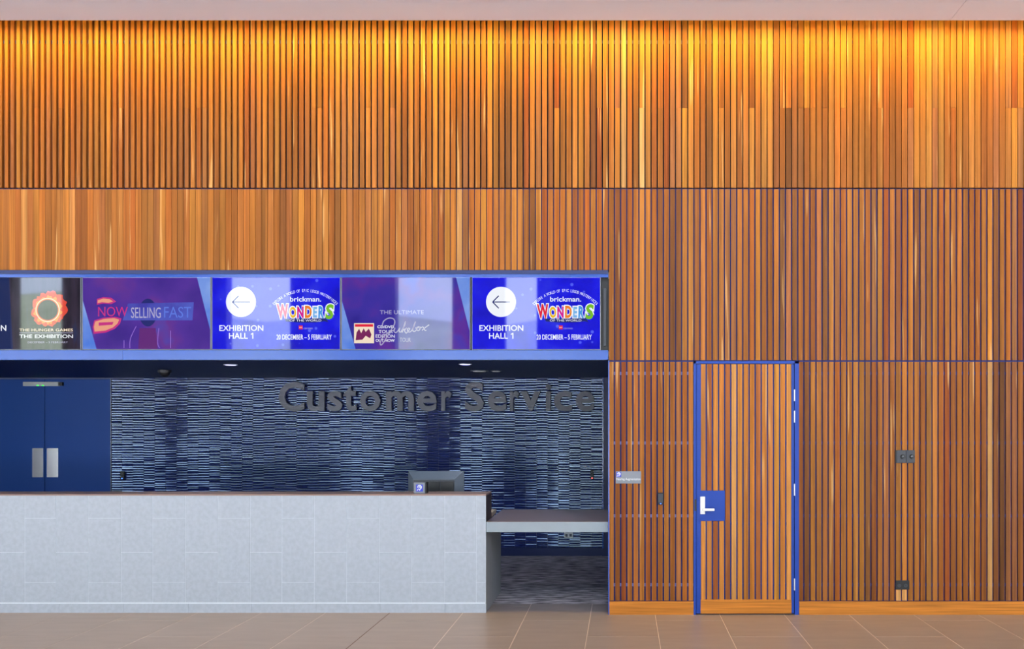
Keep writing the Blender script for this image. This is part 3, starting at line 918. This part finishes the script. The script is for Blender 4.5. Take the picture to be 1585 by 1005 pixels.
box('ledge_front', XC1 + 0.004, PX(941.2, CY), CY - 0.002, CY + 0.03, ZL0, ZL - 0.001, M['ledgefront'], lg)
box('ledge_underside', XC1 + 0.004, PX(941, CY), CY + 0.03, CY + 1.13, ZL0 + 0.03, ZL - 0.012, M['hobside'], lg)

# monitor seen from behind
MY = 0.78
mn = thing('monitor', (PX(675, MY), MY, ZL), 'black point of sale monitor seen from behind on the counter', 'monitor')
x0, x1, z1, z0 = PX(632, MY), PX(718, MY), PZ(729.5, MY), PZ(775, MY)
ix0, ix1, iz1, iz0 = PX(641, MY), PX(706, MY), PZ(740.5, MY), PZ(772, MY)
V = [(x0, MY, z0), (x1, MY, z0), (x1, MY, z1), (x0, MY, z1), (ix0, MY - 0.055, iz0), (ix1, MY - 0.055, iz0), (ix1, MY - 0.055, iz1), (ix0, MY - 0.055, iz1),
     (x0, MY + 0.02, z0), (x1, MY + 0.02, z0), (x1, MY + 0.02, z1), (x0, MY + 0.02, z1)]
Fc = [(0, 1, 5, 4), (1, 2, 6, 5), (2, 3, 7, 6), (3, 0, 4, 7), (4, 5, 6, 7), (8, 9, 10, 11), (0, 1, 9, 8), (1, 2, 10, 9), (2, 3, 11, 10), (3, 0, 8, 11)]
mesh_obj('rear_shell', V, Fc, M['midgrey'], mn)
box('rear_cover', PX(642, MY), PX(705, MY), MY - 0.062, MY - 0.05, PZ(771, MY), PZ(742.5, MY), M['darkgrey'], mn)
for a, b in ((664, 682.5), (684.5, 704)):
    box('vent_panel', PX(a, MY), PX(b, MY), MY - 0.075, MY - 0.06, PZ(768, MY), PZ(745, MY), M['black'], mn, bevel=0.003)
box('stand', PX(662, MY), PX(690, MY), MY - 0.04, MY + 0.0, ZL + 0.015, PZ(771, MY), M['black'], mn)
box('stand_foot', PX(650, MY), PX(702, MY), MY - 0.12, MY + 0.12, ZL + 0.001, ZL + 0.02, M['black'], mn, bevel=0.003)


def ear(parent, cx, cz, s, y, thick, mat):
    st = [[(-.28, .05), (-.22, .36), (.08, .45), (.32, .25), (.28, -.05), (.08, -.2), (.02, -.42)], [(-.06, .08), (.0, .22), (.14, .18), (.12, .02)]]
    ribbon('ear_symbol', [[(cx + a * s, cz + b * s) for a, b in q] for q in st], s * 0.16, y, thick, mat, parent)
    ribbon('ear_symbol', [[(cx - .42 * s, cz - .42 * s), (cx - .12 * s, cz - .12 * s)]], s * 0.14, y, thick, mat, parent)


KY = 0.18
cd = thing('hearing_card', (PX(649.5, KY), KY, ZC + 0.003), 'small framed card with a blue ear symbol standing on the counter', 'card sign')
cz0 = ZC + 0.003; cz1 = cz0 + 16.8 * (D + KY) / F
box('frame', PX(640.5, KY), PX(657.5, KY), KY, KY + 0.012, cz0, cz1, M['plaque'], cd, bevel=0.002)
box('side_stand', PX(657.5, KY), PX(660, KY), KY, KY + 0.08, cz0, cz1, M['black'], cd)
cxm, czm = PX(649.3, KY), (cz0 + cz1) / 2
q = 5.4 * (D + KY) / F
box('symbol_field', cxm - q, cxm + q, KY - 0.0015, KY, czm - q, czm + q, M['iconblue'], cd)
ear(cd, cxm, czm, q * 1.7, KY - 0.0025, 0.0008, M['white'])

# ------------------------------------------------------------------ slatted door on the right
sd_ = thing('door_2', (PX(1155), 0, 0), 'blue framed door faced with vertical timber slats', 'door', kind='structure')
fr = thing
frame = boxes('frame', [(PX(1073.6), PX(1077.4), -0.003, 0.12, 0, PZ(559.3)), (PX(1230), PX(1236.6), -0.003, 0.12, 0, PZ(559.3)), (PX(1073.6), PX(1236.6), -0.003, 0.12, PZ(563), PZ(559.3))], M['doorframe'], sd_)
box('rebate', PX(1077.4), PX(1230), 0.045, 0.12, 0.0, PZ(563), M['framedark'], sd_)
leaf = boxes('leaf', [(PX(1078.2), PX(1085), 0.004, 0.044, 0.012, PZ(564.3)), (PX(1225), PX(1229), 0.004, 0.044, 0.012, PZ(564.3)), (PX(1085), PX(1225), 0.018, 0.044, 0.012, PZ(564.3))], M['doorframe'], sd_)
for y in (578, 686, 811, 906):
    box('batten', PX(1086), PX(1224), 0.009, 0.019, PZ(y + 2.2), PZ(y - 2.2), M['doorframe'], leaf)
DT = [lin(tuple(v * q for v, q in zip(c, (0.92, 0.88, 0.78)))) + (1,) for c in ((206, 138, 74), (168, 98, 52), (212, 142, 70), (210, 136, 66), (178, 108, 60), (226, 166, 100), (204, 138, 62), (194, 126, 58), (206, 132, 54), (180, 110, 62), (214, 140, 64), (210, 138, 80), (206, 144, 62), (204, 132, 60), (218, 154, 88))]
for k in range(15):
    xc = 1085 + 3.55 + k * 9.46
    w = 7.1 * S
    if k < 4:
        slat(leaf, PX(xc), w, PZ(759.5), PZ(561.8 + 2.2), -0.004, 0.018, DT[k])
        slat(leaf, PX(xc), w, PZ(928.5), PZ(807), -0.004, 0.018, DT[(k + 3) % 4 if k else 2])
    else:
        slat(leaf, PX(xc), w, PZ(928.5), PZ(561.8 + 2.2), -0.004, 0.018, DT[k])
box('kick_rail', PX(1084.5), PX(1225), -0.005, 0.018, 0.012, PZ(928.5), M['skirt'], leaf, bevel=0.001)
lp = box('lock_plate', PX(1078.4), PX(1122), -0.003, 0.018, PZ(806.6), PZ(759.9), M['doorframe'], leaf)
box('escutcheon', PX(1083.8), PX(1091.2), -0.014, -0.003, PZ(796), PZ(768.8), M['satin'], sd_, bevel=0.002)
hd = boxes('lever_handle', [(PX(1087), PX(1105), -0.062, -0.046, PZ(790.4), PZ(786.4)), (PX(1087), PX(1090.4), -0.05, -0.012, PZ(790.2), PZ(786.6))], M['satin'], sd_, bevel=0.003)
for (a, b) in ((603, 621), (636, 654.5), (749, 767.5), (896, 914)):
    box('hinge', PX(1228.6), PX(1230.4), -0.012, 0.006, PZ(b), PZ(a), M['satin'], sd_, bevel=0.002)
box('strike_plate', PX(1075), PX(1077.8), -0.005, 0.01, PZ(791), PZ(773), M['black'], sd_)

# ------------------------------------------------------------------ fittings on the timber
pq = thing('hearing_plaque', (PX(972.5), -0.006, PZ(749)), 'grey plaque reading Hearing Augmentation screwed to the timber slats', 'plaque')
box('plate', PX(953), PX(992.3), -0.006, -0.001, PZ(748.6), PZ(729.6), M['plaque'], pq, bevel=0.001)
box('symbol_field', PX(954), PX(961.5), -0.0072, -0.006, PZ(738.6), PZ(731), M['iconblue'], pq)
ear(pq, PX(957.7), PZ(734.8), 6.8 * S, -0.008, 0.0006, M['white'])
lettering('lettering', 'Hearing Augmentation', PX(953.9), PX(991.5), PZ(744.6), PZ(739.8), -0.0068, 0.0008, M['white'], pq, 0.01)
reader('card_reader', 1018, 1026.8, 762.8, 781.2, -0.001, 'small black card reader with blue light on timber slats', (60, 120, 255))
sw = thing('light_switch', (PX(1401), -0.012, PZ(717)), 'pair of dark grey square switch plates with knobs on the timber', 'switch')
for i, (a, b, kx) in enumerate(((1387.6, 1401.7, 1396.6), (1402.1, 1415.6, 1410.6))):
    pt = box('plate', PX(a), PX(b), -0.013, -0.001, PZ(716.8), PZ(697), M['darkgrey'], sw, bevel=0.0015)
    cyl('knob', (PX(kx), -0.034, PZ(707)), 0.019, 0.021, M['black'], pt, axis='y', r2=0.021)
    box('knob_marker', PX(kx - 2.2), PX(kx + 0.8), -0.0352, -0.034, PZ(706.8), PZ(705.6), M['plaque'], pt)
box('side_box', PX(1386), PX(1387.6), -0.008, 0.02, PZ(716.8), PZ(697), M['black'], sw)
po = thing('power_outlet', (PX(1396.5), -0.01, PZ(913)), 'black double power outlet low on the timber above the skirting', 'socket')
box('plate', PX(1386), PX(1407), -0.011, -0.001, PZ(912.6), PZ(898.8), M['black'], po, bevel=0.002)
for xx in (1391.5, 1401.5):
    cyl('outlet', (PX(xx), -0.013, PZ(906.5)), 0.017, 0.004, M['darkgrey'], po, axis='y')
    boxes('slot', [(PX(xx - 1.2), PX(xx - .7), -0.0138, -0.012, PZ(907.5), PZ(905.3)), (PX(xx + .7), PX(xx + 1.2), -0.0138, -0.012, PZ(907.5), PZ(905.3))], M['black'], po)
